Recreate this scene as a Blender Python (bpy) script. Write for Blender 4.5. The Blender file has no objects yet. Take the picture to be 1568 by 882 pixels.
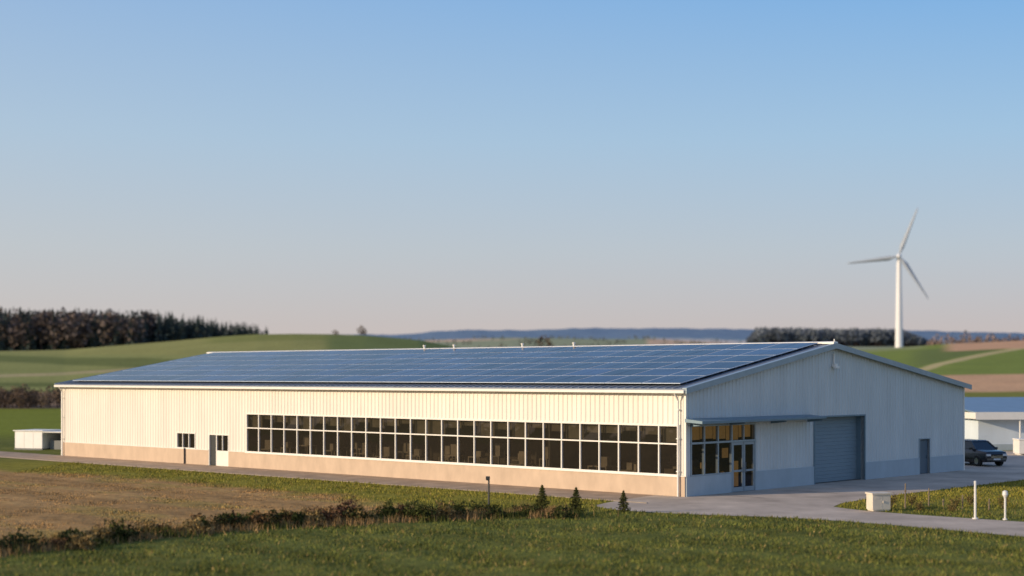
import bpy, math, random
import numpy as np
from mathutils import Vector, Matrix
rng=np.random.default_rng(7); random.seed(7)
scene=bpy.context.scene
EYE=5.93
# ------------------------------------------------------------ helpers
def mat(name,base=(.5,.5,.5),rough=.6,metal=0.,spec=.5,noise=None,attr=None,bump=None,emit=None,coat=0.,ior=None):
    m=bpy.data.materials.new(name); m.use_nodes=True
    nt=m.node_tree; N=nt.nodes; L=nt.links; b=N['Principled BSDF']
    b.inputs['Roughness'].default_value=rough; b.inputs['Metallic'].default_value=metal
    b.inputs['Specular IOR Level'].default_value=spec
    if ior: b.inputs['IOR'].default_value=ior
    b.inputs['Coat Weight'].default_value=coat
    b.inputs['Base Color'].default_value=(*base,1)
    tc=N.new('ShaderNodeTexCoord')
    src=None
    if attr:
        a=N.new('ShaderNodeAttribute'); a.attribute_name=attr; src=a.outputs['Color']
    if noise:  # (scale, amount, stretch)
        sc,amt,st=noise
        mp=N.new('ShaderNodeMapping'); mp.inputs['Scale'].default_value=st
        n=N.new('ShaderNodeTexNoise'); n.inputs['Scale'].default_value=sc; n.inputs['Detail'].default_value=6; n.inputs['Roughness'].default_value=.65
        L.new(tc.outputs['Object'],mp.inputs[0]); L.new(mp.outputs[0],n.inputs[0])
        mr=N.new('ShaderNodeMapRange'); mr.inputs['From Min'].default_value=.3; mr.inputs['From Max'].default_value=.7
        mr.inputs['To Min'].default_value=1-amt; mr.inputs['To Max'].default_value=1+amt
        L.new(n.outputs['Fac'],mr.inputs['Value'])
        mx=N.new('ShaderNodeMix'); mx.data_type='RGBA'; mx.blend_type='MULTIPLY'; mx.inputs[0].default_value=1
        if src: L.new(src,mx.inputs[6])
        else: mx.inputs[6].default_value=(*base,1)
        L.new(mr.outputs[0],mx.inputs[7]); src=mx.outputs[2]
    if src: L.new(src,b.inputs['Base Color'])
    if bump:
        sc,st,dist=bump
        n2=N.new('ShaderNodeTexNoise'); n2.inputs['Scale'].default_value=sc; n2.inputs['Detail'].default_value=5
        L.new(tc.outputs['Object'],n2.inputs[0])
        bp=N.new('ShaderNodeBump'); bp.inputs['Strength'].default_value=st; bp.inputs['Distance'].default_value=dist
        L.new(n2.outputs['Fac'],bp.inputs['Height']); L.new(bp.outputs[0],b.inputs['Normal'])
    if emit:
        b.inputs['Emission Color'].default_value=(*emit[:3],1); b.inputs['Emission Strength'].default_value=emit[3]
    return m
class MB:
    def __init__(s): s.v=[]; s.f=[]; s.m=[]
    def quad(s,a,b,c,d,mi=0):
        i=len(s.v); s.v+= [a,b,c,d]; s.f.append((i,i+1,i+2,i+3)); s.m.append(mi)
    def box(s,x0,x1,y0,y1,z0,z1,mi=0):
        s.hexa([(x0,y0,z0),(x1,y0,z0),(x1,y1,z0),(x0,y1,z0)],[(x0,y0,z1),(x1,y0,z1),(x1,y1,z1),(x0,y1,z1)],mi)
    def hexa(s,lo,hi,mi=0):
        i=len(s.v); s.v+=list(lo)+list(hi); n=len(lo)
        s.f.append(tuple(i+n-1-k for k in range(n))); s.f.append(tuple(i+n+k for k in range(n))); s.m+=[mi,mi]
        for k in range(n):
            j=(k+1)%n; s.f.append((i+k,i+j,i+n+j,i+n+k)); s.m.append(mi)
    def cyl(s,p,q,r0,r1=None,n=12,mi=0):
        r1=r0 if r1 is None else r1
        p=Vector(p); q=Vector(q); d=(q-p).normalized()
        a=d.orthogonal().normalized(); b=d.cross(a)
        lo=[tuple(p+(a*math.cos(t)+b*math.sin(t))*r0) for t in [2*math.pi*k/n for k in range(n)]]
        hi=[tuple(q+(a*math.cos(t)+b*math.sin(t))*r1) for t in [2*math.pi*k/n for k in range(n)]]
        s.hexa(lo,hi,mi)
    def build(s,name,mats,parent=None,bevel=0,smooth=False,loc=None,rotz=0):
        me=bpy.data.meshes.new(name); me.from_pydata([tuple(map(float,v)) for v in s.v],[],s.f)
        mats=mats if isinstance(mats,(list,tuple)) else [mats]
        for m in mats: me.materials.append(m)
        me.polygons.foreach_set('material_index',s.m)
        me.update()
        o=bpy.data.objects.new(name,me); scene.collection.objects.link(o)
        if parent: o.parent=parent
        if loc is not None: o.location=loc
        o.rotation_euler[2]=rotz
        if bevel:
            md=o.modifiers.new('bevel','BEVEL'); md.width=bevel; md.segments=2; md.limit_method='ANGLE'
        if smooth:
            me.polygons.foreach_set('use_smooth',[True]*len(me.polygons))
        return o
def empty(name,loc=(0,0,0),rotz=0):
    e=bpy.data.objects.new(name,None); scene.collection.objects.link(e); e.location=loc; e.rotation_euler[2]=rotz; e.empty_display_size=.5
    return e
def arr_mesh(name,V,F,mats,col=None,smooth=False,parent=None,loc=None):
    V=np.asarray(V,dtype=np.float32); F=np.asarray(F,dtype=np.int32); k=F.shape[1]
    me=bpy.data.meshes.new(name); me.vertices.add(len(V)); me.vertices.foreach_set('co',V.ravel())
    me.loops.add(F.size); me.loops.foreach_set('vertex_index',F.ravel())
    me.polygons.add(len(F)); me.polygons.foreach_set('loop_start',np.arange(0,F.size,k,dtype=np.int32))
    if smooth: me.polygons.foreach_set('use_smooth',np.ones(len(F),dtype=bool))
    me.update(calc_edges=True)
    if col is not None:
        a=me.attributes.new('Col','FLOAT_COLOR','POINT')
        c=np.ones((len(V),4),dtype=np.float32); c[:,:3]=col; a.data.foreach_set('color',c.ravel())
    me.materials.append(mats)
    o=bpy.data.objects.new(name,me); scene.collection.objects.link(o)
    if parent: o.parent=parent
    if loc is not None: o.location=loc
    return o
def soup(C,size,flat=0.):
    n=len(C); size=np.broadcast_to(size,(n,))
    A=rng.normal(size=(n,3,3)); A[:,:,2]*=(1-flat)
    A-=A.mean(axis=1,keepdims=True)
    A/=np.linalg.norm(A,axis=2,keepdims=True)+1e-6
    V=C[:,None,:]+A*size[:,None,None]
    return V.reshape(-1,3), np.arange(3*n).reshape(-1,3)
def fbm(x,y,scale,octs=4,seed=0):
    r=np.random.default_rng(seed); out=0; amp=1; tot=0; f=1/scale
    for o in range(octs):
        s=0
        for k in range(4):
            th=r.uniform(0,6.28); ph=r.uniform(0,6.28); ff=f*r.uniform(.7,1.4)
            s=s+np.sin((x*math.cos(th)+y*math.sin(th))*ff*6.28+ph+1.3*np.sin((x*math.sin(th)-y*math.cos(th))*ff*4+ph*2))
        out=out+amp*s/4; tot+=amp; amp*=.55; f*=2.1
    return out/tot
def sdf(poly,x,y):
    P=np.array(poly,float); d=np.full(x.shape,1e9); ins=np.zeros(x.shape,bool)
    for i in range(len(P)):
        a=P[i]; b=P[(i+1)%len(P)]; e=b-a; wx=x-a[0]; wy=y-a[1]
        t=np.clip((wx*e[0]+wy*e[1])/(e@e+1e-9),0,1)
        d=np.minimum(d,np.hypot(wx-e[0]*t,wy-e[1]*t))
        c=((a[1]<=y)&(b[1]>y))|((b[1]<=y)&(a[1]>y))
        xi=a[0]+(y-a[1])/(b[1]-a[1]+1e-12)*(b[0]-a[0])
        ins^=c&(x<xi)
    return np.where(ins,-d,d)
def chaikin(p,n=2,closed=True):
    p=[np.array(q,float) for q in p]
    for _ in range(n):
        o=[]
        for i in range(len(p)):
            a=p[i]; b=p[(i+1)%len(p)]; o+= [a*.75+b*.25,a*.25+b*.75]
        p=o
    return [tuple(q) for q in p]
# ------------------------------------------------------------ site frame
CX,CY=8.435,75.06
TH=math.atan2(.7316,.6818)
def site(lx,ly):
    return (CX+lx*math.cos(TH)-ly*math.sin(TH), CY+lx*math.sin(TH)+ly*math.cos(TH))
W,LEN,HE,RX,HR=28.8,56.8,5.2,13.3,7.5
hall_poly=[site(0,0),site(W,0),site(W,LEN),site(0,LEN)]
road_poly=chaikin([(7.5,77),(4.6,72.2),(3.4,69.2),(6.5,65.9),(12.6,63.9),(18.7,56.6),(27,47),(33,51),(20.9,62.0),(15.2,67.2),(14.0,70.9),(28.9,87.2),(44,104),(62,124),(47,122),(32,119),(26,99)],2)
path_poly=[site(-.0,-1.5),site(-4.2,-3.5),site(-4.5,30),site(-4.6,75),site(0,75)]
# ------------------------------------------------------------ terrain
def prof(x,pts):
    xs=[p[0] for p in pts]; zs=[p[1] for p in pts]; return np.interp(x,xs,zs)
def ridge(x,y,yc,y0,back,pts,pw=1.):
    H=prof(x*yc/np.maximum(y,yc*.35),pts)
    f=np.clip((y-y0)/(yc-y0),0,1)**pw
    bk=np.clip(1-(y-yc)/back,0,1); bk=bk*bk*(3-2*bk)
    return H*np.where(y<yc,f,bk)
def S(yc,l):
    return [(a*yc,b*yc+EYE) for a,b in l]
RA=S(480,[(-1.5,.03),(-.42,.0135),(-.289,.0165),(-.238,.0205),(-.19,.0245),(-.165,.0260),(-.141,.0265),(-.115,.0262),(-.095,.0254),(-.06,.0224),(-.027,.016),(.05,.006),(.155,-.002),(.22,-.008),(1.5,-.01)])
RB=S(800,[(-1.5,.05),(-.42,.023),(-.33,.0205),(-.25,.0195),(-.19,.0180),(-.155,.0170),(-.13,.0120),(0,.002),(.3,-.004),(1.5,-.005)])
RC=S(700,[(-1,-.008),(.05,-.004),(.13,.010),(.2,.0150),(.25,.0182),(.285,.0208),(.33,.0225),(.42,.024),(1.5,.03)])
RD=S(1500,[(-1.5,.02),(-.3,.018),(-.06,.0225),(.0,.0240),(.09,.0232),(.15,.0200),(.2,.0188),(.27,.0185),(.33,.021),(1.5,.02)])
RE=S(4000,[(-1.5,.02),(-.3,.024),(-.08,.0262),(-.035,.0285),(.05,.0300),(.09,.0305),(.15,.0292),(.26,.0285),(.33,.027),(1.5,.02)])
def height(x,y):
    h=ridge(x,y,480,280,260,RA)
    h=np.maximum(h,ridge(x,y,800,420,300,RB))
    h=np.maximum(h,ridge(x,y,700,220,300,RC))
    h=np.maximum(h,ridge(x,y,1500,400,700,RD))
    h=np.maximum(h,ridge(x,y,4000,1600,2500,RE))
    far=np.clip((y-350)/300,0,1)
    h=h+far*(fbm(x,y,180,3,5)*1.0)+np.clip((y-2500)/1500,0,1)*fbm(x,y,260,4,9)*7
    near=np.clip((y-160)/60,0,1)*(1-far)*fbm(x,y,45,2,3)*.15
    return h+near
def hz(x,y): return float(height(np.array([x]),np.array([y]))[0])
k1=np.linspace(-.36,.36,560); side=.36+np.geomspace(.004,6,34)
ks=np.concatenate([-side[::-1],k1,side])
Yr=[-48]
while Yr[-1]<9000:
    d=Yr[-1]+60; step=max(.0055*d,.5) if Yr[-1]<200 else .010*d
    if Yr[-1]<25: step=4
    Yr.append(Yr[-1]+step)
Yr=np.array(Yr); nk=len(ks); ny=len(Yr)
YY,KK=np.meshgrid(Yr,ks,indexing='ij'); XX=KK*(YY+60)
x=XX.ravel(); y=YY.ravel(); z=height(x,y)
d_road=np.minimum(np.minimum(sdf(road_poly,x,y),sdf(path_poly,x,y)),sdf(hall_poly,x,y))
nearm=(y<130)&(np.abs(x)<70)
z=z+np.where(nearm,np.clip((d_road-.3)/3,0,1),0)*(.07*fbm(x,y,7,3,21)+.03)
def lerp(a,b,t): return a*(1-t[:,None])+np.array(b)*t[:,None]
def sstep(a,b,v): t=np.clip((v-a)/(b-a),0,1); return t*t*(3-2*t)
dry_poly=[(-75,125),(-31.6,95.5),(-20,87.5),(-9,75.5),(-3.6,67),(-6.9,62.6),(-12.1,59.2),(-18.2,54.4),(-45,42)]
def paint(x,y):
    n=len(x); c=np.tile(np.array([.130,.145,.036]),(n,1))
    n1=fbm(x,y,9,4,31); n2=fbm(x,y,2.2,3,32); n3=fbm(x,y,30,3,33)
    c*= (1+.24*n1+.18*n2)[:,None]
    stripe=np.sin((x*.68+y*.74)*2*math.pi/4.2+n3*1.5)*.12*sstep(68,64,y)
    c*=(1+stripe)[:,None]
    c=lerp(c,[.23,.18,.055],sstep(.0,.7,n1*.6+n2*.5)*.5)
    c=lerp(c,[.29,.25,.040],sstep(63,74,y+n1)*sstep(112,100,y)*.6)
    d=sdf(dry_poly,x,y)+n1*1.8+n2*.9
    t=sstep(1.2,-1.2,d)
    rowa=np.sin((x*.72+y*.69)*2*math.pi/1.6)*.09+np.sin((x*.72+y*.69)*2*math.pi/5.3+n3)*.14
    dc=np.tile(np.array([.38,.235,.100]),(n,1))*(1+.12*n1+.10*n2+rowa)[:,None]
    dc=lerp(dc,[.24,.205,.055],sstep(.1,.6,fbm(x,y,13,3,35)+rowa*2.5)*.5)
    c=c*(1-t[:,None])+dc*t[:,None]
    m=sstep(135,160,y); g=np.tile(np.array([.19,.22,.035]),(n,1))*(1+.15*n3)[:,None]
    c=c*(1-m[:,None])+g*m[:,None]
    left=sstep(60,-20,x)
    def zone(cond_t,colr,a=.12):
        nonlocal c
        cc=np.tile(np.array(colr),(n,1))*(1+a*n3)[:,None]
        c=c*(1-cond_t[:,None])+cc*cond_t[:,None]
    wob=n3*6
    yl=y+wob; r=x/np.maximum(y,1)
    zone(sstep(262,268,yl)*sstep(318,312,yl)*left,[.25,.17,.11])
    zone(sstep(312,318,yl)*sstep(2000,1900,yl)*left,[.25,.265,.095])
    zone(left*sstep(330,334,y+r*60+20)*sstep(345,341,y+r*60+20)*sstep(-.24,-.25,r),[.14,.165,.055])
    zone(left*sstep(362,366,y-r*100-30)*sstep(374,370,y-r*100-30)*sstep(-.2,-.22,r),[.42,.35,.19])
    zone(left*sstep(384,390,y+r*500+130)*sstep(424,418,y+r*500+130),[.15,.175,.060])
    zone(left*sstep(432,438,y+r*500+130),[.28,.28,.10])
    zone(left*sstep(448,456,y)*sstep(-.205,-.19,r)*sstep(-.10,-.11,r),[.22,.235,.075])
    zone(left*sstep(-.125,-.115,r)*sstep(380,400,y)*sstep(700,650,y),[.165,.20,.07])
    right=sstep(40,60,x)
    zone(right*sstep(262,266,yl*1.)*sstep(285,281,yl),[.19,.20,.05])
    zone(right*sstep(280,286,y+wob*.3)*sstep(360,355,y+wob*.3),[.58,.36,.21])
    zone(right*sstep(355,360,y+wob*.3)*sstep(700,680,y),[.20,.25,.06])
    q=y-(r-.27)*2600
    zone(right*sstep(395,400,q)*sstep(430,425,q)*sstep(.25,.27,r),[.48,.40,.20])
    zone(right*sstep(434,440,q)*sstep(.25,.27,r)*sstep(620,600,y),[.15,.19,.06])
    zone(right*sstep(560,570,yl)*sstep(.275,.288,r),[.58,.35,.21])
    zone(right*sstep(620,640,y)*sstep(.272,.26,r),[.25,.28,.12])
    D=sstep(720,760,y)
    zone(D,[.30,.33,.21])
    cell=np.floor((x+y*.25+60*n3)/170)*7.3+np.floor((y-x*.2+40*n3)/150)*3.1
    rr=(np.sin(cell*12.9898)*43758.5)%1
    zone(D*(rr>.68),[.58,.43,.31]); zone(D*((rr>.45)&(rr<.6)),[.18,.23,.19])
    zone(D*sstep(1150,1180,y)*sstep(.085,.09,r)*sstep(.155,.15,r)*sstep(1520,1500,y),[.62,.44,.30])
    Fz=sstep(1700,2000,y); zone(Fz,[.32,.39,.40]); zone(Fz*(rr>.7),[.55,.50,.46]); zone(Fz*((rr>.3)&(rr<.55)),[.20,.28,.34])  # far fields: distance haze put into the pale bluish colours
    fo=sstep(3000,3200,y+n3*300); zone(fo,[.17,.245,.34],.12)  # farthest forest ridge: blue haze put into the ground colour
    return np.clip(c,.005,.9)
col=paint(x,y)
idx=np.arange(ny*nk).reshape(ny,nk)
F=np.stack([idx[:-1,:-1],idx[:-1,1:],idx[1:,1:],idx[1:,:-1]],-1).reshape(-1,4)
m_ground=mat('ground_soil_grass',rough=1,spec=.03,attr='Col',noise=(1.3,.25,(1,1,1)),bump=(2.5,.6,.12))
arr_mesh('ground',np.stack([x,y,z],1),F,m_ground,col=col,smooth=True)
# ------------------------------------------------------------ roads
def sheet(name,poly,z,m):
    import bmesh
    me=bpy.data.meshes.new(name)
    bm=bmesh.new(); vs=[bm.verts.new((p[0],p[1],z)) for p in poly]; f=bm.faces.new(vs); bm.normal_update()
    if f.normal.z<0: f.normal_flip()
    bmesh.ops.triangulate(bm,faces=bm.faces[:]); bm.to_mesh(me); bm.free(); me.materials.append(m)
    o=bpy.data.objects.new(name,me); scene.collection.objects.link(o); return o
m_conc=mat('weathered_concrete',(.47,.40,.33),.9,spec=.1,noise=(.35,.28,(1,1,1)),bump=(14,.3,.01))
m_pave=mat('path_paving',(.38,.29,.215),.9,spec=.1,noise=(.8,.25,(1,1,1)),bump=(14,.3,.01))
m_kerb=mat('kerb_concrete',(.30,.25,.20),.85,noise=(3,.2,(1,1,1)))
sheet('driveway',road_poly,.008,m_conc)
sheet('path',path_poly,.004,m_pave)
# expansion joints in the yard concrete
jt=MB()
for i in range(6):
    p=site(2+i*5.0,-.4); q=site(2+i*5.0,-4.2-(0 if i else -1)); 
    dx_,dy_=(q[0]-p[0]),(q[1]-p[1]); l=math.hypot(dx_,dy_); nx_,ny_=-dy_/l*.03,dx_/l*.03
    jt.quad((p[0]+nx_,p[1]+ny_,.012),(p[0]-nx_,p[1]-ny_,.012),(q[0]-nx_,q[1]-ny_,.012),(q[0]+nx_,q[1]+ny_,.012))
jt.build('driveway_joints',mat('joint_bitumen',(.12,.11,.10),.9,noise=(3,.2,(1,1,1))))
kb=MB()
def kline(a,b,w=.12,h=.10):
    a=Vector((*a,0)); b=Vector((*b,0)); d=(b-a).normalized(); nrm=Vector((-d.y,d.x,0))*w/2
    lo=[a-nrm,b-nrm,b+nrm,a+nrm]; kb.hexa([tuple(p) for p in lo],[(p.x,p.y,h) for p in lo])
for i in range(16):
    kline(site(-4.3,-1+i*3.7),site(-4.3,-1+i*3.7+3.68),.1,.05)
kb.build('path_kerb',m_kerb,bevel=.02)
# ------------------------------------------------------------ HALL
hall=empty('industrial_hall',(CX,CY,0),TH)
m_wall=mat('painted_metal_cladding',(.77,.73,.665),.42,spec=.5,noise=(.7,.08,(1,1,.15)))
m_wallg=mat('cladding_gable_shaded',(.57,.615,.63),.45,spec=.5,noise=(.9,.08,(1,1,.2)))  # same cladding as the long walls, with the gable's cool shade in its colour
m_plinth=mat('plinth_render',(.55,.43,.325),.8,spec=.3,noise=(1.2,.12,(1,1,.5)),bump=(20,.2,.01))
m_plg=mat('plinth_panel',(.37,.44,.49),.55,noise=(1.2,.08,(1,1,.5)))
m_trim=mat('white_trim',(.80,.78,.73),.4,noise=(2,.05,(1,1,1)))
m_trimb=mat('grey_blue_trim',(.28,.36,.42),.35,metal=.2,noise=(2,.1,(1,1,1)))
m_teal=mat('teal_trim',(.14,.22,.28),.4,metal=.2,noise=(2,.1,(1,1,1)))
m_roof=mat('roof_sheet',(.16,.19,.24),.5,metal=.2,noise=(1,.12,(1,1,1)))
m_dark=mat('dark_frame',(.03,.035,.04),.4)
m_roller=mat('roller_shutter',(.19,.26,.31),.55,noise=(1,.06,(1,1,4)))
def glassmat(name,tint,base,gl=.5,ior=1.5,tilt=.08):
    m=bpy.data.materials.new(name); m.use_nodes=True; nt=m.node_tree; N=nt.nodes; L=nt.links; N.clear()
    o=N.new('ShaderNodeOutputMaterial'); t=N.new('ShaderNodeBsdfTransparent'); t.inputs[0].default_value=(*tint,1)
    g=N.new('ShaderNodeBsdfPrincipled'); g.inputs['Base Color'].default_value=(*base,1); g.inputs['Roughness'].default_value=.03
    g.inputs['IOR'].default_value=ior
    nz=N.new('ShaderNodeTexNoise'); nz.inputs['Scale'].default_value=.9
    tc=N.new('ShaderNodeTexCoord'); L.new(tc.outputs['Object'],nz.inputs[0])
    bp=N.new('ShaderNodeBump'); bp.inputs['Strength'].default_value=tilt; bp.inputs['Distance'].default_value=.05
    L.new(nz.outputs['Fac'],bp.inputs['Height']); L.new(bp.outputs[0],g.inputs['Normal'])
    mx=N.new('ShaderNodeMixShader'); mx.inputs[0].default_value=gl
    L.new(t.outputs[0],mx.inputs[1]); L.new(g.outputs[0],mx.inputs[2]); L.new(mx.outputs[0],o.inputs[0]); return m
m_glass=glassmat('tinted_glass',(.80,.76,.68),(.03,.027,.022),.50,1.7,.2)
m_glassd=glassmat('entrance_glass',(.75,.75,.75),(.02,.025,.03),.45,1.6)
def cells(a0,a1,z0,z1,ops):
    As=sorted({a0,a1,*[v for o in ops for v in o[:2] if a0<v<a1]}); Zs=sorted({z0,z1,*[v for o in ops for v in o[2:] if z0<v<z1]})
    for i in range(len(As)-1):
        for j in range(len(Zs)-1):
            ca=(As[i]+As[i+1])/2; cz=(Zs[j]+Zs[j+1])/2
            if not any(o[0]<ca<o[1] and o[2]<cz<o[3] for o in ops): yield As[i],As[i+1],Zs[j],Zs[j+1]
PL=.98
LO=[(.35,34.7,1.02,3.47),(40.2,42.3,1.05,2.05),(36.55,38.7,0,2.05)]
GO=[(.37,5.95,0,3.45),(11.6,16.8,0,3.62),(23.2,24.4,0,2.08)]
def ztop(x): return HE+(HR-HE)*(x/RX) if x<RX else HR-(HR-HE)*((x-RX)/(W-RX))
w=MB()
for a,b,c,d in cells(.2,LEN-.2,0,HE,LO): w.box(0,.2,a,b,c,d)
w.box(W-.2,W,.2,LEN-.2,0,HE)
def segs(a,z0,z1,ops,mg=.06):
    s=[(z0,z1)]
    for o in ops:
        if o[0]-mg<a<o[1]+mg:
            n=[]
            for p,q in s:
                lo,hi=o[2]-mg,o[3]+mg
                if hi<=p or lo>=q: n.append((p,q)); continue
                if lo-p>.05: n.append((p,lo))
                if q-hi>.05: n.append((hi,q))
            s=n
    return s
w.build('long_walls',m_wall,hall)
r=MB(); yy=.2
while yy<LEN-.1:
    for p,q in segs(yy,PL+.06,HE-.02,LO):
        r.hexa([(-.03,yy-.04,p),(0,yy-.085,p),(0,yy+.085,p),(-.03,yy+.04,p)],[(-.03,yy-.04,q),(0,yy-.085,q),(0,yy+.085,q),(-.03,yy+.04,q)])
    yy+=.31
r.build('cladding_ribs',m_wall,hall)
g=MB()
for a,b,c,d in cells(0,W,0,HE,GO): g.box(a,b,0,.2,c,d)
g.hexa([(0,0,HE),(W,0,HE),(RX,0,HR)],[(0,.2,HE),(W,.2,HE),(RX,.2,HR)])
for a,b,c,d in cells(0,W,0,HE,[]): g.box(a,b,LEN-.2,LEN,c,d)
g.hexa([(0,LEN-.2,HE),(W,LEN-.2,HE),(RX,LEN-.2,HR)],[(0,LEN,HE),(W,LEN,HE),(RX,LEN,HR)])
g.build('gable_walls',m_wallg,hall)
r=MB(); xx=.25
while xx<W-.1:
    for p,q in segs(xx,PL+.06,ztop(xx)-.06,GO+[(0,11.05,3.5,3.8)]):
        r.hexa([(xx-.03,-.034,p),(xx+.03,-.034,p),(xx+.06,0,p),(xx-.06,0,p)],[(xx-.03,-.034,q),(xx+.03,-.034,q),(xx+.06,0,q),(xx-.06,0,q)])
    xx+=.31
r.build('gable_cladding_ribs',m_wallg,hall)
p=MB()
for a,b,c,d in cells(.02,LEN,0,PL,LO): p.box(-.05,-.002,a,b,c,d)
p.build('plinth',m_plinth,hall)
p=MB()
for a,b,c,d in cells(.02,W,0,PL,GO): p.box(a,b,-.045,-.002,c,d)
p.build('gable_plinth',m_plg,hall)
t=MB()
for a,b,c,d in cells(.03,LEN,PL,PL+.05,LO): t.box(-.07,-.003,a,b,c,d)
t.box(-.06,.06,-.06,.06,.98,HE-.05)
t.box(-.055,.05,LEN-.03,LEN+.05,0,HE-.05)
t.box(W-.05,W+.06,-.06,.05,0,HE-.05)
t.box(-.52,-.36,-.25,LEN+.25,HE-.16,HE-.02)
t.box(-.36,-.003,-.25,LEN+.25,HE-.10,HE-.06)
t.build('trim_and_gutter',m_trim,hall,bevel=.012)
t=MB()
for yy in (.35,LEN-.3):
    t.cyl((-.16,yy,.0),(-.16,yy,HE-.5),.05); t.cyl((-.16,yy,HE-.5),(-.44,yy,HE-.15),.05)
    for zz in (1.2,2.8,4.2): t.box(-.22,-.036,yy-.07,yy+.07,zz,zz+.05)
t.build('downpipes',m_trim,hall)
t=MB(); t.cyl((-.12,41.3,0),(-.12,41.3,1.05),.05); t.build('service_pipe',m_dark,hall)
# roof
ro=MB()
def slopebox(mb,x0,x1,y0,y1,o0,o1,mi=0):
    a=lambda x:ztop(x) if x>=0 and x<=W else (HE+(HR-HE)/RX*x if x<0 else HE-(HR-HE)/(W-RX)*(x-W))
    mb.hexa([(x0,y0,a(x0)+o0),(x1,y0,a(x1)+o0),(x1,y1,a(x1)+o0),(x0,y1,a(x0)+o0)],[(x0,y0,a(x0)+o1),(x1,y0,a(x1)+o1),(x1,y1,a(x1)+o1),(x0,y1,a(x0)+o1)],mi)
slopebox(ro,-.4,RX,-.3,LEN+.3,.01,.12); slopebox(ro,RX,W+.4,-.3,LEN+.3,.01,.12)
yy=.0
while yy<LEN+.2:
    slopebox(ro,RX+.1,W+.38,yy-.03,yy+.03,.12,.16); slopebox(ro,-.39,RX-.15,yy-.03,yy+.03,.12,.15); yy+=.5
ro.build('roof',m_roof,hall)
ve=MB(); slopebox(ve,-.42,RX,-.36,-.302,-.12,.17); slopebox(ve,RX,W+.42,-.36,-.302,-.12,.17)
slopebox(ve,-.42,RX,-.3,-.1,.125,.17); slopebox(ve,RX,W+.42,-.3,-.1,.125,.17)
slopebox(ve,-.42,RX,LEN+.302,LEN+.36,-.12,.17); slopebox(ve,RX,W+.42,LEN+.302,LEN+.36,-.12,.17)
ve.build('verge_trim',m_trimb,hall)
rc=MB(); slopebox(rc,RX-.22,RX,-.3,LEN+.3,.165,.27); slopebox(rc,RX,RX+.22,-.3,LEN+.3,.165,.27)
rc.build('ridge_cap',m_trim,hall)
rv=MB()
for yy in (32.2,29.3,23.0,18.6):
    rv.cyl((RX,yy,HR+.15),(RX,yy,HR+.40),.06); rv.cyl((RX,yy,HR+.40),(RX,yy,HR+.48),.10)
rv.cyl((RX,-.2,HR+.15),(RX,-.2,HR+.4),.03)
rv.build('roof_vents',m_trim,hall)
# solar array
m_alu=mat('panel_frame',(.42,.50,.60),.5,metal=.1,noise=(3,.1,(1,1,1)))
m_pv=mat('photovoltaic_glass',(.02,.035,.08),.12,spec=.5,ior=1.11,attr='Col',noise=(.35,.35,(1,1,1)))
m_rail=mat('panel_rail',(.05,.06,.07),.6)
fr=MB(); rl=MB(); GV=[];GF=[];GC=[]
nr,nc=6,23; x0,x1=.30,12.90; y0,y1=.55,LEN-.9
dx=(x1-x0)/nr; dy=(y1-y0)/nc
sl=(HR-HE)/RX
for i in range(nr):
    for j in range(nc):
        a=x0+i*dx+.012; b=x0+(i+1)*dx-.012; c=y0+j*dy+.012; d=y0+(j+1)*dy-.012
        slopebox(fr,a,b,c,d,.24,.275)
        bw=.07; tl=[random.uniform(0,.010) for _ in range(4)]
        shade=random.uniform(.55,1.45)
        for h in range(2):
            ca=c+bw+(d-c-bw*2)*(h/2)+(.016 if h else 0); cb=c+bw+(d-c-bw*2)*((h+1)/2)-(0 if h else .016)
            k=len(GV)
            for (px,py),q in zip([(a+bw*1.1,ca),(b-bw*1.1,ca),(b-bw*1.1,cb),(a+bw*1.1,cb)],tl): GV.append((px,py,HE+sl*px+.279+q))
            sh2=shade*random.uniform(.85,1.15)
            GF.append((k,k+1,k+2,k+3)); GC+= [(.018*sh2,.034*sh2,.090*sh2)]*4
for i in range(nr*2):
    xr=x0+(i+.5)*dx/2; slopebox(rl,xr-.03,xr+.03,y0,y1,.15,.24)
fr.build('solar_panel_frames',m_alu,hall); rl.build('solar_panel_rails',m_rail,hall)
arr_mesh('solar_panels',GV,GF,m_pv,col=np.array(GC),parent=hall)
# long window band
f=MB(); gl=MB(); bl=MB(); n=27; a0,a1,zb,zt=LO[0]; zm=2.55; pw=(a1-a0)/n
for i in range(n+1):
    c=a0+i*pw; hw=.035
    lo=c-hw if 0<i<n else (c if i==0 else c-.07); f.box(-.045,.09,lo,lo+.07,zb,zt)
for z0,z1 in ((zb-.04,zb+.05),(zm-.035,zm+.035),(zt-.06,zt+.03)):
    f.box(-.055,.08,a0-.04,a1+.04,z0,z1)
f.box(-.10,-.046,a0-.06,a1+.06,zb-.08,zb-.02)
for i in range(n):
    A=a0+i*pw; B=A+pw
    for z0,z1 in ((zb,zm),(zm,zt)):
        j=[random.uniform(-.008,.008) for _ in range(4)]; up=.012 if z0==zm else 0
        gl.quad((.05+j[0],B,z0),(.05+j[1],A,z0),(.05+j[2]+up,A,z1),(.05+j[3]+up,B,z1))
    bl.box(.30,.31,A+.04,B-.04,zt-random.choice([.35,.5,.62,.85,.9,.9]),zt+.05)
f.build('window_band_frames',m_trim,hall,bevel=.006)
bl.build('roller_blinds',mat('blind_fabric',(.19,.17,.125),.8,noise=(1.1,.35,(1,1,1))),hall)
a0,a1,z0,z1=LO[1]
gl.quad((.06,a1,z0),(.06,a0,z0),(.06,a0,z1),(.06,a1,z1))
f=MB()
for c in (a0,a0+(a1-a0)/3,a0+(a1-a0)*2/3,a1-.06): f.box(-.04,.1,c,c+.06,z0,z1)
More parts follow.
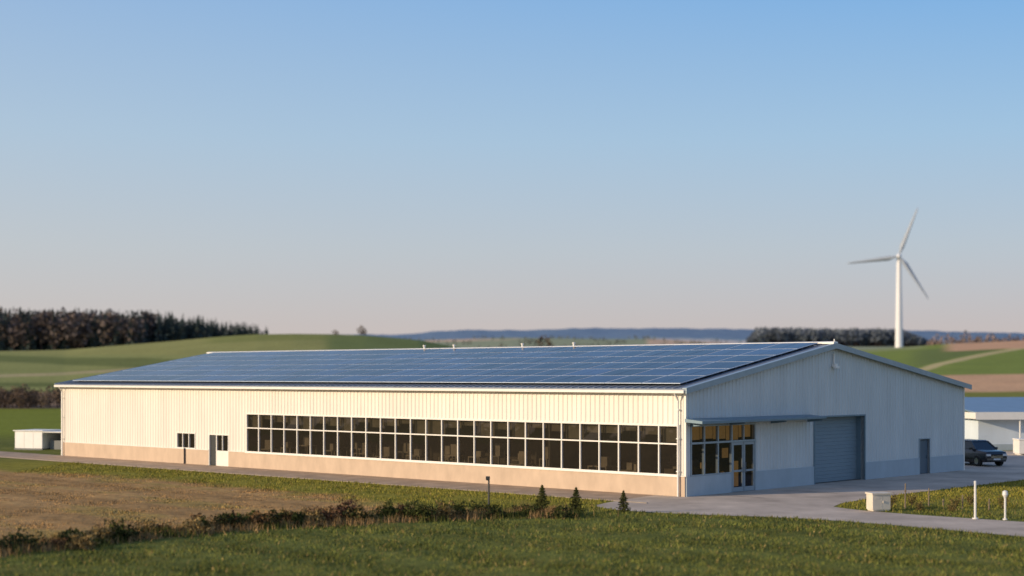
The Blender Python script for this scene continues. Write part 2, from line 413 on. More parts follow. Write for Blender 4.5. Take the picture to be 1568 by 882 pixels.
f.box(-.045,.09,a0-.03,a1+.03,z1-.03,z1+.04); f.box(-.06,.09,a0-.05,a1+.05,z0-.04,z0+.03)
f.box(-.04,.1,36.55,36.62,0,2.05); f.box(-.04,.1,37.82,37.9,0,2.05); f.box(-.04,.1,38.63,38.7,0,2.05); f.box(-.045,.09,36.5,38.75,2.0,2.09)
f.box(-.03,.08,36.62,37.82,0,1.0); f.box(-.035,.085,37.2,37.25,1.0,2.0)
f.build('side_door_frames',m_trim,hall,bevel=.006)
gl.quad((.05,37.82,1.0),(.05,36.62,1.0),(.05,36.62,2.0),(.05,37.82,2.0))
d=MB(); d.box(.06,.11,37.9,38.63,0.02,2.0); d.box(.03,.06,37.98,38.04,.95,1.1); d.box(.05,.06,38.1,38.5,1.1,1.8); d.build('side_door',m_dark,hall,bevel=.01)
gl.build('window_glass',m_glass,hall)
# interior
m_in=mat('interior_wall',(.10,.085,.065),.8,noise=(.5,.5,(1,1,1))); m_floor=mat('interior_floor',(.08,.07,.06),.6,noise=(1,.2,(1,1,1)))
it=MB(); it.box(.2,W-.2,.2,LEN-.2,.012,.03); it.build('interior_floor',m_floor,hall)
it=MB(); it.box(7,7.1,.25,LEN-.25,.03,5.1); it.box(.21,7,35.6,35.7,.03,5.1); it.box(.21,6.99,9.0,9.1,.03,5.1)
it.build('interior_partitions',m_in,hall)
it=MB()
for i in range(26):
    yy=1.0+i*1.3+random.uniform(-.3,.3); xx=random.uniform(.7,3.2); hh=random.uniform(1.0,1.5); ww=random.uniform(.5,1.3)
    if 7.6<yy<9.8: continue
    it.box(xx,xx+.8,yy,yy+ww,hh-.06,hh)
    for q in (0,.72):
        for e in (0,ww-.06): it.box(xx+q,xx+q+.06,yy+e,yy+e+.06,.03,hh-.06)
    it.box(xx+.2,xx+.55,yy+.1,yy+.1+ww*.5,hh,hh+random.uniform(.25,.7))
it.build('interior_workbenches',mat('workbench',(.32,.27,.20),.6,noise=(1,.5,(1,1,1))),hall)
# entrance
e=MB(); E0,E1=.37,5.95; tz=2.58
xs=[.37,1.5,2.66,3.84,5.95]
for i,xv in enumerate(xs):
    lo=xv if i==0 else (xv-.08 if i==4 else xv-.04); e.box(lo,lo+.08,-.05,.1,(0 if i>=3 else PL),3.45)
for z0,z1,xa,xb in ((PL-.02,PL+.06,E0,3.8),(tz-.05,tz+.05,E0,E1),(3.39,3.47,E0,E1)): e.box(xa,xb,-.055,.095,z0,z1)
e.box(4.86,4.92,-.05,.1,tz+.05,3.39)
e.build('entrance_frames',m_trimb,hall,bevel=.006)
e=MB(); e.box(E0,3.8,-.04,.08,0,PL-.02); e.build('entrance_panel',m_plg,hall)
e=MB()
for a,b in ((3.9,4.87),(4.91,5.86)):
    e.box(a,a+.11,-.03,.05,.02,tz-.06); e.box(b-.11,b,-.03,.05,.02,tz-.06)
    e.box(a+.11,b-.11,-.03,.05,.02,.25); e.box(a+.11,b-.11,-.03,.05,1.02,1.12); e.box(a+.11,b-.11,-.03,.05,tz-.2,tz-.06)
    e.cyl((4.8,-.09,.95),(4.8,-.09,1.5),.018); e.cyl((4.98,-.09,.95),(4.98,-.09,1.5),.018)
e.build('entrance_door',mat('door_aluminium',(.28,.34,.39),.4,metal=.2,noise=(2,.05,(1,1,1))),hall,bevel=.008)
e=MB()
for a,b in zip(xs[:-1],xs[1:]):
    if b<5: e.quad((a,.03,PL),(b,.03,PL),(b,.03,tz),(a,.03,tz))
    e.quad((a,.03,tz),(b,.03,tz),(b,.03,3.4),(a,.03,3.4))
e.quad((3.9,.01,.2),(5.86,.01,.2),(5.86,.01,tz-.1),(3.9,.01,tz-.1))
e.build('entrance_glass',m_glassd,hall)
m_amber=mat('amber_glow_panel',(.34,.22,.08),.8,noise=(1.2,.6,(1,1,1)),emit=(1,.55,.16,.15))  # amber panels with added glow, standing in for warm light inside
m_wood=mat('lobby_wall',(.10,.075,.05),.8,noise=(.8,.3,(1,1,1)))
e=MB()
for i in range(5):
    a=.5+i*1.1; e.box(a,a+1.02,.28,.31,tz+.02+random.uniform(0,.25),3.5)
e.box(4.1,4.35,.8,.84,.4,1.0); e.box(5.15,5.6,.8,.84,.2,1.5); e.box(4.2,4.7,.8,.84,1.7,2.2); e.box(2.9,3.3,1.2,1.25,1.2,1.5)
e.build('lobby_glow_panels',m_amber,hall)
e=MB(); e.box(.25,6.9,3.2,3.25,.03,5.0); e.box(.9,2.4,1.4,2.0,.03,1.25); e.box(3.0,3.6,1.8,2.3,.03,1.6); e.build('lobby_furniture',m_wood,hall)
c=MB(); c.hexa([(-.15,-1.1,3.56),(11.05,-1.1,3.60),(11.05,-.05,3.62),(-.15,-.05,3.62)],[(-.15,-1.1,3.70),(11.05,-1.1,3.70),(11.05,-.05,3.80),(-.15,-.05,3.80)])
for xx in (0.3,3.6,7.3,10.8):
    c.hexa([(xx,-1.0,3.5),(xx+.06,-1.0,3.5),(xx+.06,-.05,3.40),(xx,-.05,3.40)],[(xx,-1.0,3.56),(xx+.06,-1.0,3.56),(xx+.06,-.05,3.61),(xx,-.05,3.61)])
c.build('entrance_canopy',m_teal,hall,bevel=.01)
c=MB(); z=.02
while z<3.6:
    z1=min(z+.2,3.62); c.hexa([(11.6,.5,z),(16.8,.5,z),(16.8,.56,z),(11.6,.56,z)],[(11.6,.497,z1-.006),(16.8,.497,z1-.006),(16.8,.56,z1-.006),(11.6,.56,z1-.006)]); z=z1
c.build('roller_shutter_door',m_roller,hall)
c=MB(); c.box(11.42,11.6,.2,.6,0,3.62); c.box(16.8,16.98,.2,.6,0,3.62); c.box(11.42,16.98,.2,.6,3.62,3.8)
c.box(11.5,11.6,-.06,.2,0,3.7); c.box(16.8,16.9,-.06,.2,0,3.7); c.box(11.6,16.8,-.06,.2,3.62,3.7)
c.build('roller_door_reveal',m_teal,hall)
c=MB(); c.box(23.25,24.35,.08,.13,.02,2.03); c.box(24.18,24.24,.03,.08,.95,1.1); c.build('service_door',mat('service_door_paint',(.07,.11,.15),.45,noise=(2,.1,(1,1,1))),hall,bevel=.01)
c=MB(); c.box(23.14,23.2,-.05,.1,0,2.14); c.box(24.4,24.46,-.05,.1,0,2.14); c.box(23.2,24.4,-.05,.1,2.08,2.14); c.build('service_door_frame',m_trimb,hall)
c=MB(); c.box(13.3,13.55,-.28,-.05,6.35,6.55); c.box(13.38,13.46,-.15,-.05,6.55,7.1); c.box(13.2,13.62,-.36,-.2,6.28,6.42); c.build('gable_floodlight',m_trim,hall,bevel=.02)
# ------------------------------------------------------------ annex right
an=empty('low_annex_building',(36.5,121,0),math.radians(6))
m_an=mat('annex_wall',(.62,.70,.78),.6,noise=(.6,.08,(1,1,.4)))
a=MB(); a.box(0,34,0,12,0,2.75); a.build('walls',m_an,an)
a=MB(); a.hexa([(-.6,-1.0,2.95),(35,-1.0,2.95),(35,12.5,3.9),(-.6,12.5,3.9)],[(-.6,-1.0,3.05),(35,-1.0,3.05),(35,12.5,4.0),(-.6,12.5,4.0)]); a.build('roof',mat('annex_roof',(.16,.25,.36),.5,metal=.1,noise=(1,.1,(1,1,1))),an)
a=MB(); a.box(-.6,35,-1.06,-1.003,2.45,3.04); a.box(-.66,-.603,-1.06,12.5,2.5,3.0); a.box(-.4,35,-.98,-.05,2.76,2.9); a.build('fascia',m_trim,an)
a=MB()
for q in (9,15,21): a.box(q,q+1.6,-.03,.05,1.0,2.1)
a.box(4.2,5.3,-.03,.05,0,2.1)
a.build('windows_and_door',m_dark,an)
a=MB()
for q in (3,10,17): a.cyl((q,-.9,0),(q,-.9,2.75),.06)
a.build('canopy_posts',m_trim,an)
a=MB(); a.box(0,34,-.04,-.002,0,.5); a.build('plinth',m_plg,an)
bx=MB(); bx.box(0,2.4,0,1.4,.1,1.1); bx.box(-.05,2.45,-.05,1.45,1.1,1.2); bx.box(.1,.3,.1,1.3,0,.1); bx.box(2.1,2.3,.1,1.3,0,.1)
bx.build('storage_bin',m_trim,loc=(37.4,114,0),bevel=.03)
# low white store with an open lean-to bay on its right
tr=empty('low_storage_shed',(-39.4,122.5,0),math.radians(-20))
a=MB(); a.box(0,2.6,0,2.6,.12,1.48); a.build('walls',mat('shed_white',(.84,.84,.83),.5,noise=(1,.05,(1,1,1))),tr,bevel=.03)
a=MB(); a.box(-.03,2.63,-.03,2.63,0,.12); a.box(2.63,4.5,2.4,2.5,0,1.35); a.box(4.4,4.5,.0,2.4,0,1.3); a.box(2.9,4.1,.6,1.7,0,.75); a.build('base_and_bay',mat('shed_grey',(.16,.17,.18),.6,noise=(1,.2,(1,1,1))),tr)
a=MB(); a.box(-.1,2.7,-.1,2.7,1.482,1.55); a.box(2.7,4.65,-.1,2.7,1.40,1.47); a.box(.86,.89,-.012,0,.2,1.4); a.box(1.72,1.75,-.012,0,.2,1.4); a.cyl((4.5,0,0),(4.5,0,1.4),.05); a.build('roof_and_trim',m_trim,tr)
# ------------------------------------------------------------ car
def make_car(loc,rot):
    car=empty('parked_car',loc,rot)
    paintm=mat('black_car_paint',(.008,.010,.015),.25,coat=.5,noise=(2,.1,(1,1,1)))
    gm=mat('car_glass',(.02,.025,.03),.05); tm=mat('tyre_rubber',(.02,.02,.02),.85,noise=(5,.2,(1,1,1))); lm=mat('headlamp',(.6,.62,.65),.1); cm=mat('chrome',(.5,.5,.5),.2,metal=1)
    sec=[(-2.25,.80,.42,.80),(-2.15,.86,.30,.98),(-1.6,.92,.25,1.05),(-.9,.93,.22,1.10),(0,.93,.22,1.10),(1.0,.93,.22,1.10),(1.8,.92,.25,1.10),(2.2,.86,.32,1.05),(2.28,.8,.45,.9)]
    b=MB(); ring=[]
    for (yy,hw,zl,zh) in sec:
        pts=[(-hw*.9,zl),(-hw,zl+.15),(-hw,zh-.25),(-hw*.9,zh-.04),(-hw*.6,zh),(hw*.6,zh),(hw*.9,zh-.04),(hw,zh-.25),(hw,zl+.15),(hw*.9,zl)]
        ring.append([len(b.v)+k for k in range(10)]); b.v+=[(q[0],yy,q[1]) for q in pts]
    for r0,r1 in zip(ring[:-1],ring[1:]):
        for k in range(10):
            j=(k+1)%10; b.f.append((r0[k],r0[j],r1[j],r1[k])); b.m.append(0)
    b.f.append(tuple(ring[0])); b.f.append(tuple(reversed(ring[-1]))); b.m+=[0,0]
    b.build('body',paintm,car,bevel=.02,smooth=True)
    c=MB(); c.hexa([(-.82,-1.15,1.06),(.82,-1.15,1.06),(.82,2.05,1.06),(-.82,2.05,1.06)],[(-.62,-.45,1.56),(.62,-.45,1.56),(.64,1.7,1.58),(-.64,1.7,1.58)]); c.build('cabin_glass',gm,car,bevel=.03)
    c=MB(); c.hexa([(-.66,-.5,1.565),(.66,-.5,1.565),(.66,1.75,1.585),(-.66,1.75,1.585)],[(-.58,-.35,1.64),(.58,-.35,1.64),(.58,1.6,1.64),(-.58,1.6,1.64)])
    for s in (-1,1):
        for (ya,yb) in ((-1.17,-.46),(.5,.5),(2.06,1.72)):
            c.cyl((s*.825,ya,1.06),(s*.645,yb,1.57),.045)
        c.box(s*.98-.09,s*.98+.09,-.95,-.8,1.05,1.2)
    c.build('roof_pillars_mirrors',paintm,car,bevel=.01)
    c=MB()
    for s in (-1,1):
        for yy in (-1.4,1.4): c.cyl((s*.70,yy,.34),(s*.94,yy,.34),.34,n=20)
    c.build('wheels',tm,car)
    c=MB()
    for s in (-1,1):
        for yy in (-1.4,1.4): c.cyl((s*.94,yy,.34),(s*.955,yy,.34),.21,n=12)
    c.box(-.45,.45,-2.275,-2.24,.58,.62); c.box(-.45,.45,-2.275,-2.24,.66,.70); c.build('rims_and_grille',cm,car)
    c=MB()
    for s in (-1,1): c.box(s*.62-.16,s*.62+.16,-2.26,-2.1,.68,.82)
    c.box(-.26,.26,-2.285,-2.25,.42,.53); c.build('headlamps_and_plate',lm,car,bevel=.01)
make_car((30.5,101.8,.008),math.radians(20))
# ------------------------------------------------------------ wind turbine
tx,ty=325.5,1300; tz0=hz(tx,ty)-1
wt=empty('wind_turbine',(tx,ty,tz0),math.radians(-14)); hub=105.5-tz0
m_wt=mat('turbine_white',(.74,.75,.77),.5,noise=(.05,.04,(1,1,1)))
m_bl=mat('turbine_blade',(.36,.41,.48),.5,noise=(.05,.04,(1,1,1)))
a=MB(); a.cyl((0,0,0),(0,0,hub-1.5),3.3,1.8,n=28); a.build('tower',m_wt,wt,smooth=False)
a=MB(); a.box(-1.9,1.9,-3,7,hub-2,hub+2); a.build('nacelle',m_wt,wt,bevel=.7)
a=MB(); a.cyl((0,-3,hub),(0,-5.2,hub),2.0,1.7,n=20); a.cyl((0,-5.2,hub),(0,-6.6,hub),1.7,.4,n=20); a.build('hub',m_wt,wt)
a=MB(); R=42.5
for ang in (69,187,303):
    t=math.radians(ang); ax=Vector((math.cos(t),0,math.sin(t))); pr=Vector((-math.sin(t),0,math.cos(t))); yv=Vector((0,1,0))
    st=[(0,.9,.9),(.05,1.1,.9),(.18,2.6,.5),(.4,2.0,.34),(.7,1.3,.2),(.93,.8,.1),(1,.2,.05)]; rings=[]
    for s,cw,th in st:
        o=Vector((0,-4.2,hub))+ax*(1+s*R); pts=[pr*cw*-.5,pr*cw*0+yv*-th,pr*cw*1.0,pr*cw*0+yv*th]
        rings.append([len(a.v)+k for k in range(4)]); a.v+=[tuple(o+q) for q in pts]
    for r0,r1 in zip(rings[:-1],rings[1:]):
        for k in range(4): a.f.append((r0[k],r0[(k+1)%4],r1[(k+1)%4],r1[k])); a.m.append(0)
    a.f.append(tuple(rings[-1])); a.m.append(0)
a.build('blades',m_bl,wt,smooth=True)
# ------------------------------------------------------------ vegetation
m_leaf=mat('foliage',rough=.8,spec=.08,attr='Col',noise=(.8,.2,(1,1,1)))
m_bark=mat('bark',(.08,.06,.045),.9,noise=(4,.3,(1,1,.3)))
def forest(name,pos,Hs,kinds,n,c_con,c_dec,sizef=.09,wide=.27,var=.3,low=.6):
    Vs=[];Cs=[]
    for (px,py),H,kd in zip(pos,Hs,kinds):
        g=hz(px,py)-.5
        if kd==0:
            t=rng.random(n)**1.15; rad=H*.17*(1-t)*(.35+.65*rng.random(n))*(1+.25*np.sin(t*40)); zz=g+H*(.05+.95*t); base=np.array(c_con)
            sz=H*sizef*(1.1-.85*t)*rng.uniform(.6,1.2,n)
        else:
            t=rng.random(n); ph=np.arccos(1-2*t); rad=H*wide*np.sin(ph)*(.3+.7*rng.random(n)**.5); zz=g+H*(low-.38*np.cos(ph)*(.5+.5*rng.random(n))); base=np.array(c_dec)
            sz=H*sizef*.75*rng.uniform(.4,1.2,n)
        a=rng.random(n)*6.283
        if kd==1: rad=rad*(1+.28*np.sin(a*2+px)+.2*np.sin(a*3+zz*1.5))
        C=np.stack([px+rad*np.cos(a),py+rad*np.sin(a),zz],1)
        V,_=soup(C,sz); Vs.append(V)
        cc=base*rng.uniform(.75,1.25)*(1+rng.uniform(-var,var,(n,1))); Cs.append(np.repeat(cc,3,axis=0))
        w=H*.02; k=np.array([[px-w,py,g],[px+w,py,g],[px,py,g+H*.85]]); Vs.append(k); Cs.append(np.tile([.06,.045,.04],(3,1)))
    V=np.concatenate(Vs); C=np.concatenate(Cs)
    arr_mesh(name,V,np.arange(len(V)).reshape(-1,3),m_leaf,col=np.clip(C,0,1))
pos=[];Hs=[];kd=[]
for i in range(1350):
    rr=rng.uniform(-.42,-.158); yy=rng.uniform(690,900)
    if rng.random()<.35: yy=rng.uniform(690,730)
    if rr>-.24: yy=rng.uniform(770,860)
    pos.append((rr*yy,yy)); dec=(rr<-.23) and rng.random()<.6*np.clip(1-abs(rr+.28)/.06,0,1)+.12
    edge=np.clip((-.155-rr)/.09,0,1)
    Hs.append(rng.uniform(14.0,20.5)*(.62+.38*edge)); kd.append(1 if dec else 0)
forest('conifer_forest',pos,Hs,kd,110,(.050,.070,.066),(.125,.10,.09),var=.2)
pos=[];Hs=[];kd=[]
for i in range(1000):
    yy=rng.uniform(1440,1620); rr=rng.uniform(.152,.275)
    e=min(1,(rr-.150)/.012+.2,(.277-rr)/.03+.15); pos.append((rr*yy,yy)); Hs.append(rng.uniform(16.5,18.5)*e); kd.append(1 if rng.random()<.85 else 0)
forest('distant_woodland',pos,Hs,kd,50,(.09,.12,.15),(.14,.165,.20),.13,var=.12)  # greyish blue tree colours carry the distance haze
pos=[];Hs=[];kd=[]
for i in range(230):
    yy=rng.uniform(780,900); rr=rng.uniform(.268,.40); pos.append((rr*yy,yy)); Hs.append(rng.uniform(7,13)); kd.append(1)
forest('hilltop_tree_line',pos,Hs,kd,70,(.05,.06,.04),(.22,.16,.13),var=.2)
pos=[];Hs=[];kd=[]
for i in range(360):
    rr=rng.uniform(-.5,-.24); yy=272+rng.normal()*5; pos.append((rr*yy,yy)); Hs.append(rng.uniform(2.2,4.8)); kd.append(1)
forest('hedgerow',pos,Hs,kd,150,(.06,.06,.04),(.15,.11,.08),.07,var=.2)
pos=[];Hs=[];kd=[]
for i in range(70):
    rr=rng.uniform(.27,.5); yy=215+rng.normal()*4; pos.append((rr*yy,yy)); Hs.append(rng.uniform(.9,2.2)); kd.append(1)
forest('hedgerow',pos,Hs,kd,150,(.06,.06,.04),(.13,.15,.05),.08)
for (rr,yy,H,cc) in ((-.1145,478,2.4,(.14,.11,.08)),(-.0975,480,4.1,(.15,.12,.09)),(.0205,520,11.5,(.14,.11,.08)),(-.318,262,5.0,(.10,.07,.05))):
    forest('field_tree',[(rr*yy,yy),(rr*yy+H*.22,yy+1)],[H,H*.75],[1,1],500,cc,cc,.055,.36,low=.5)
pos=[];Hs=[];kd=[]
for i in range(240):
    yy=rng.uniform(900,1480); rr=rng.uniform(-.06,.15)
    l=math.sin(yy*.011+1)*.02+round(rr/.05)*.05; pos.append(((l+rng.normal()*.004)*yy,yy)); Hs.append(rng.uniform(3,5)); kd.append(1)
forest('valley_hedges',pos,Hs,kd,40,(.07,.08,.07),(.16,.18,.16),.14,var=.15)
def spruce(px,py,H):
    e=empty('young_spruce_tree',(px,py,.03)); n=3200
    tier=rng.integers(0,11,n); t=tier/11+rng.uniform(0,.05,n); az=rng.integers(0,9,n)*6.283/9+tier*.7+rng.normal(size=n)*.16
    u=rng.random(n)**.7; rad=H*.30*(1-t)**.85*u*(1+.25*np.sin(tier*2.3+az*2)); zz=H*(.05+.92*t)+rad*.12
    C=np.stack([rad*np.cos(az),rad*np.sin(az),zz],1); V,F=soup(C,H*.028*rng.uniform(.6,1.5,n),.3)
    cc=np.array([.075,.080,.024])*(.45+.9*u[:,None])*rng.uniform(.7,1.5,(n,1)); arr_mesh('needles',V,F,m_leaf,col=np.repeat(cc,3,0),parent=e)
    b=MB(); b.cyl((0,0,-.05),(0,0,H*.98),.03,.006,8)
    for k in range(40):
        tt=k/40; a=k*2.4; rr=H*.22*(1-tt); b.cyl((0,0,H*(.08+.85*tt)),(rr*math.cos(a),rr*math.sin(a),H*(.1+.85*tt)),.006,.002,4)
    b.build('trunk_and_limbs',m_bark,e)
spruce(1.27,65.1,1.32); spruce(2.72,65.6,1.18); spruce(4.78,66.3,.98)
def shrubs(name,items,n=900):
    Vs=[];Cs=[]
    for (px,py,rx,h,c) in items:
        k=int(n*min(1.8,rx*h*2+.3)); u=rng.normal(size=(k,3)); u/=np.linalg.norm(u,axis=1,keepdims=True); r=rng.random((k,1))**.4
        bump=1+.28*np.sin(u[:,:1]*7+px)+.25*np.sin(u[:,2:]*9+py)
        C=u*r*bump*np.array([rx,rx*.7,h*.62])+np.array([px,py,h*.45]); C[:,2]=np.abs(C[:,2])
        V,_=soup(C,rng.uniform(.025,.075,k)); Vs.append(V)
        cc=np.array(c)*rng.uniform(.5,1.5,(k,1)); Cs.append(np.repeat(cc,3,0))
    V=np.concatenate(Vs); arr_mesh(name,V,np.arange(len(V)).reshape(-1,3),m_leaf,col=np.clip(np.concatenate(Cs),0,1))
line=[(-24,46),(-16.8,50.9),(-13.9,55.3),(-11.1,59),(-9,60.5),(-6.5,61.6),(-3.8,62.9),(.2,65),(2.5,65.2)]
def online(t):
    t=t*(len(line)-1); i=min(int(t),len(line)-2); f=t-i; a=line[i]; b=line[i+1]; return a[0]*(1-f)+b[0]*f,a[1]*(1-f)+b[1]*f
items=[]
for i in range(170):
    t=rng.random(); px,py=online(t); py+=rng.normal()*.55; px+=rng.normal()*.3
    dens=math.sin(t*37)+math.sin(t*61+1)
    if dens<-.7: continue
    c=[(.04,.05,.016),(.17,.10,.045),(.15,.08,.04),(.24,.17,.07),(.07,.08,.022)][rng.integers(0,5)]
    if t>.8: c=(.055,.065,.020)
    items.append((px,py,rng.uniform(.2,.6),rng.uniform(.25,.7)*(.65 if t>.85 else 1),c))
for (px,py,rx,h,c) in ((-6.5,61.7,.6,.85,(.13,.07,.045)),(-3.9,62.8,.8,.65,(.04,.05,.016)),(-2.6,63.4,.9,.6,(.045,.055,.018)),(-9.2,60.2,.6,.65,(.04,.045,.016)),(-10.9,58.8,.6,.6,(.04,.045,.016)),(-13.8,55,.8,.55,(.035,.045,.015)),(-16.4,51.6,.8,.65,(.03,.04,.015)),(-17.6,50.6,.8,.65,(.03,.04,.015)),(-15.2,53.3,.6,.55,(.03,.04,.015))):
    items.append((px,py,rx,h,c))
shrubs('field_edge_shrubs',items)
def grass(name,n,region,hmin,hmax,wd):
    gx=rng.uniform(region[0],region[1],n); gy=region[2]+(region[3]-region[2])*rng.random(n)**1.35
    ok=(sdf(road_poly,gx,gy)>.12)&(sdf(hall_poly,gx,gy)>.3)&(sdf(path_poly,gx,gy)>.12)
    cl=fbm(gx,gy,1.4,3,55)+.5*fbm(gx,gy,5,2,56); ok&=(cl+rng.normal(size=n)*.4>-.45)
    gx=gx[ok]; gy=gy[ok]; cl=cl[ok]; n=len(gx); c=paint(gx,gy)
    dry=np.clip(-(sdf(dry_poly,gx,gy))/2,0,1)
    h=rng.uniform(hmin,hmax,n)*(1-.5*dry)*(1+.6*np.clip(cl,-.6,1)); a=rng.random(n)*6.283; w=wd*rng.uniform(.6,1.4,n)
    lean=rng.normal(size=(n,2))*.45*h[:,None]
    z0=np.full(n,-.02)
    A=np.stack([gx-w*np.cos(a),gy-w*np.sin(a),z0],1); B=np.stack([gx+w*np.cos(a),gy+w*np.sin(a),z0],1); T=np.stack([gx+lean[:,0],gy+lean[:,1],z0+h+.04],1)
    V=np.stack([A,B,T],1).reshape(-1,3); j=rng.uniform(.65,1.4,(n,1))*(1+.28*np.clip(cl,-1,1))[:,None]; warm=rng.random((n,1))<.08
    cc=np.where(warm,np.array([.27,.20,.08])*j,c*j)
    arr_mesh(name,V,np.arange(len(V)).reshape(-1,3),m_leaf,col=np.clip(np.repeat(cc,3,0),0,1))
grass('meadow_grass',400000,(-30,33,38,105),.045,.125,.026)
def verge(name,n):
    t=rng.random(n); P=np.array([online(v) for v in t]); gx=P[:,0]+rng.normal(size=n)*.4; gy=P[:,1]+rng.normal(size=n)*.7
    ok=sdf(road_poly,gx,gy)>.2; gx=gx[ok];gy=gy[ok];n=len(gx); cl=fbm(gx,gy,1.5,2,70)
    h=rng.uniform(.12,.42,n)*(1+.7*cl); a=rng.random(n)*6.28; w=.02
    A=np.stack([gx-w*np.cos(a),gy-w*np.sin(a),0*gx],1);B=np.stack([gx+w*np.cos(a),gy+w*np.sin(a),0*gx],1);T=np.stack([gx+rng.normal(size=n)*.08,gy+rng.normal(size=n)*.08,h],1)
    V=np.stack([A,B,T],1).reshape(-1,3); cc=np.where(fbm(gx,gy,3,2,71)[:,None]>-.1,np.array([.34,.22,.10]),np.array([.11,.12,.03]))*rng.uniform(.6,1.4,(n,1))
    arr_mesh(name,V,np.arange(len(V)).reshape(-1,3),m_leaf,col=np.repeat(cc,3,0))
verge('dry_verge_grass',26000)
# ------------------------------------------------------------ site furniture
m_wood2=mat('weathered_wood',(.22,.17,.12),.85,noise=(4,.3,(1,1,.2)))
m_whitep=mat('white_post_paint',(.70,.70,.68),.5,noise=(4,.08,(1,1,1)))
a=MB(); a.cyl((0,0,0),(0,0,1.5),.045,.04,12); a.box(-.13,.05,-.06,.06,1.42,1.56); a.cyl((0,0,0),(0,0,.06),.1); a.box(-.12,-.02,-.05,.05,1.38,1.42)
a.build('path_lamp_post',mat('dark_post',(.05,.05,.05),.5,noise=(3,.2,(1,1,1))),loc=(-1.0,66.6,0),bevel=.01)
a=MB(); a.box(-.42,.42,-.3,.3,.06,.72); a.box(-.46,.46,-.34,.34,.72,.79); a.box(-.38,.38,-.27,.27,0,.06); a.box(-.02,.0,-.305,-.3,.12,.66); a.box(.06,.09,-.33,-.3,.35,.45)
a.box(-.3,-.1,-.306,-.3,.5,.6)
a.build('utility_cabinet',mat('cabinet_cream',(.66,.60,.50),.6,noise=(2,.1,(1,1,1))),loc=(15.95,67.3,.02),bevel=.012,rotz=.25)
a=MB(); a.cyl((0,0,0),(0,0,1.5),.05,.045); a.cyl((0,0,1.5),(0,0,1.56),.06,.04); a.cyl((0,0,0),(0,0,.05),.12); a.build('marker_post',m_whitep,loc=(19.0,63.4,.02))
a=MB(); a.cyl((0,0,0),(0,0,.9),.04); a.cyl((0,0,.9),(0,0,1.02),.05,.11); a.cyl((0,0,1.02),(0,0,1.16),.12,.10,16); a.cyl((0,0,1.16),(0,0,1.2),.10,.03,16); a.cyl((0,0,0),(0,0,.05),.1)
a.build('bollard_lamp',m_whitep,loc=(20.1,63.0,.02))
def stake(x,y,h):
    a=MB(); a.cyl((0,0,-.05),(.01,0,h),.035,.03,8); a.cyl((.01,0,h),(.01,0,h+.04),.03,.008,8); a.box(-.045,.055,-.04,.04,h*.7,h*.7+.03); a.build('wooden_stake',m_wood2,loc=(x,y,0))
for q in ((17.4,68.4,1.1),(18.6,69.0,.85),(19.3,69.2,.35),(19.9,68.3,.6),(20.8,67.4,.5)): stake(*q)
def sapling(px,py,H):
    e=empty('young_shrub',(px,py,0)); b=MB(); tips=[]
    for k in range(9):
        a=k*2.4; l=H*random.uniform(.6,1); q=Vector((math.cos(a)*l*.4,math.sin(a)*l*.4,l)); b.cyl((0,0,0),tuple(q),.01,.004,5); tips+= [q*t for t in (.5,.7,.85,1)]
    b.build('stems',m_bark,e)
    T=np.repeat(np.array([tuple(t) for t in tips]),9,0); T=T+rng.normal(size=T.shape)*.06
    V,F=soup(T,rng.uniform(.02,.045,len(T))); cc=np.array([.16,.12,.045])*rng.uniform(.6,1.5,(len(T),1)); arr_mesh('leaves',V,F,m_leaf,col=np.repeat(cc,3,0),parent=e)
for q in ((16.9,68.8,.65),(18.0,69.6,.5),(17.7,67.2,.4),(19.5,68.0,.55),(20.6,69.5,.55),(21.6,68.0,.6),(18.9,66.5,.35)): sapling(*q)
a=MB(); a.hexa([(-.2,-.12,-.03),(.18,-.14,-.03),(.2,.1,-.03),(-.15,.13,-.03)],[(-.13,-.08,.16),(.12,-.09,.2),(.13,.06,.17),(-.1,.08,.14)]); a.build('boundary_stone',m_kerb,loc=(.6,65.5,0),bevel=.04)
# ------------------------------------------------------------ light, sky, camera
EL=math.radians(14.5); sv=Vector((-.935,-.355,0)).normalized()
sd=Vector((sv.x*math.cos(EL),sv.y*math.cos(EL),math.sin(EL)))
sun=bpy.data.lights.new('sun','SUN'); sun.energy=4.4; sun.angle=math.radians(.5); sun.color=(1,.78,.53)
so=bpy.data.objects.new('sun',sun); scene.collection.objects.link(so); so.rotation_euler=sd.to_track_quat('Z','Y').to_euler(); so.location=(-40,-20,40)
wld=bpy.data.worlds.new('World'); scene.world=wld; wld.use_nodes=True; nt=wld.node_tree; N=nt.nodes; L=nt.links
bg=N['Background']; sky=N.new('ShaderNodeTexSky'); sky.sky_type='NISHITA'; sky.sun_disc=False
sky.sun_elevation=EL; sky.sun_rotation=math.atan2(sv.x,sv.y)%(2*math.pi); sky.altitude=200; sky.air_density=1.0; sky.dust_density=1.0; sky.ozone_density=3.0
L.new(sky.outputs[0],bg.inputs[0]); bg.inputs[1].default_value=.12
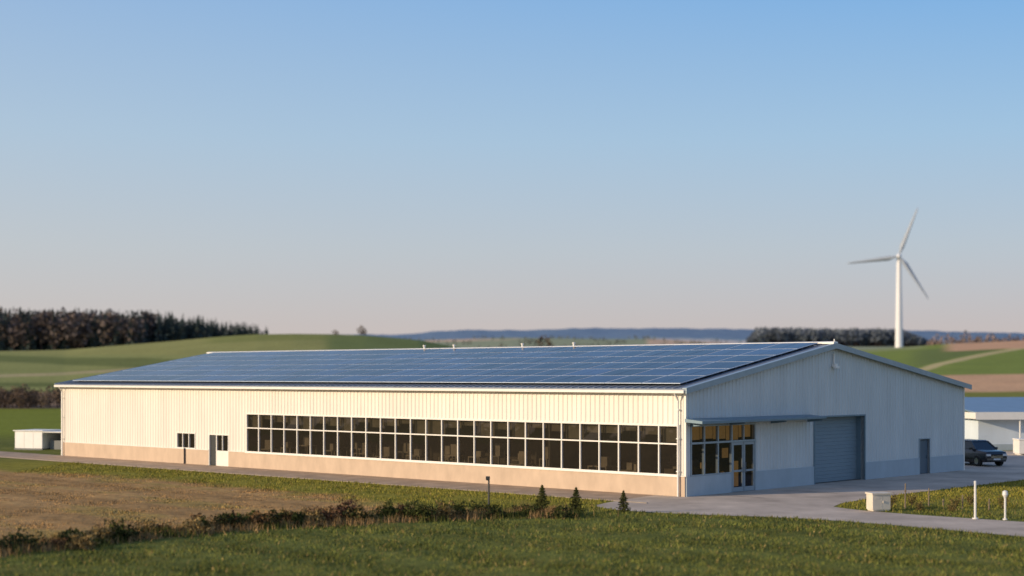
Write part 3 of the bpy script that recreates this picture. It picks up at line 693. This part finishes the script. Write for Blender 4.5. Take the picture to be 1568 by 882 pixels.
# clear evening air: atmospheric colour by elevation, a little brighter and warmer towards the sun
tc=N.new('ShaderNodeTexCoord'); sx=N.new('ShaderNodeSeparateXYZ'); L.new(tc.outputs['Generated'],sx.inputs[0])
rp=N.new('ShaderNodeValToRGB'); L.new(sx.outputs['Z'],rp.inputs[0]); cr=rp.color_ramp
stops=[(0.0,(.60,.50,.48)),(.030,(.57,.51,.52)),(.08,(.50,.56,.63)),(.15,(.37,.56,.76)),(.235,(.21,.455,.80)),(.5,(.10,.26,.60)),(1,(.06,.17,.46))]
while len(cr.elements)<len(stops): cr.elements.new(.5)
for el,(p_,c_) in zip(cr.elements,stops): el.position=p_; el.color=(*c_,1)
dt=N.new('ShaderNodeVectorMath'); dt.operation='DOT_PRODUCT'; L.new(tc.outputs['Generated'],dt.inputs[0]); dt.inputs[1].default_value=(sv.x,sv.y,0)
mr=N.new('ShaderNodeMapRange'); L.new(dt.outputs['Value'],mr.inputs['Value']); mr.inputs['From Min'].default_value=-.65; mr.inputs['From Max'].default_value=.6; mr.inputs['To Min'].default_value=0; mr.inputs['To Max'].default_value=.42
mw=N.new('ShaderNodeMix'); mw.data_type='RGBA'; L.new(mr.outputs[0],mw.inputs[0]); L.new(rp.outputs[0],mw.inputs[6]); mw.inputs[7].default_value=(.80,.71,.60,1)
bg2=N.new('ShaderNodeBackground'); L.new(mw.outputs[2],bg2.inputs[0]); bg2.inputs[1].default_value=1.0
mx=N.new('ShaderNodeMixShader'); mx.inputs[0].default_value=.88
L.new(bg.outputs[0],mx.inputs[1]); L.new(bg2.outputs[0],mx.inputs[2]); L.new(mx.outputs[0],N['World Output'].inputs[0])
cam=bpy.data.cameras.new('camera'); co=bpy.data.objects.new('camera',cam); scene.collection.objects.link(co); scene.camera=co
co.location=(0,0,EYE); co.rotation_euler=(math.pi/2,0,0); cam.sensor_width=36; cam.lens=2367/1568*36; cam.shift_y=133/1568
cam.clip_start=.5; cam.clip_end=30000
cam.dof.use_dof=True; cam.dof.focus_distance=82; cam.dof.aperture_fstop=.28
scene.view_settings.view_transform='Standard'; scene.view_settings.look='None'; scene.view_settings.exposure=0
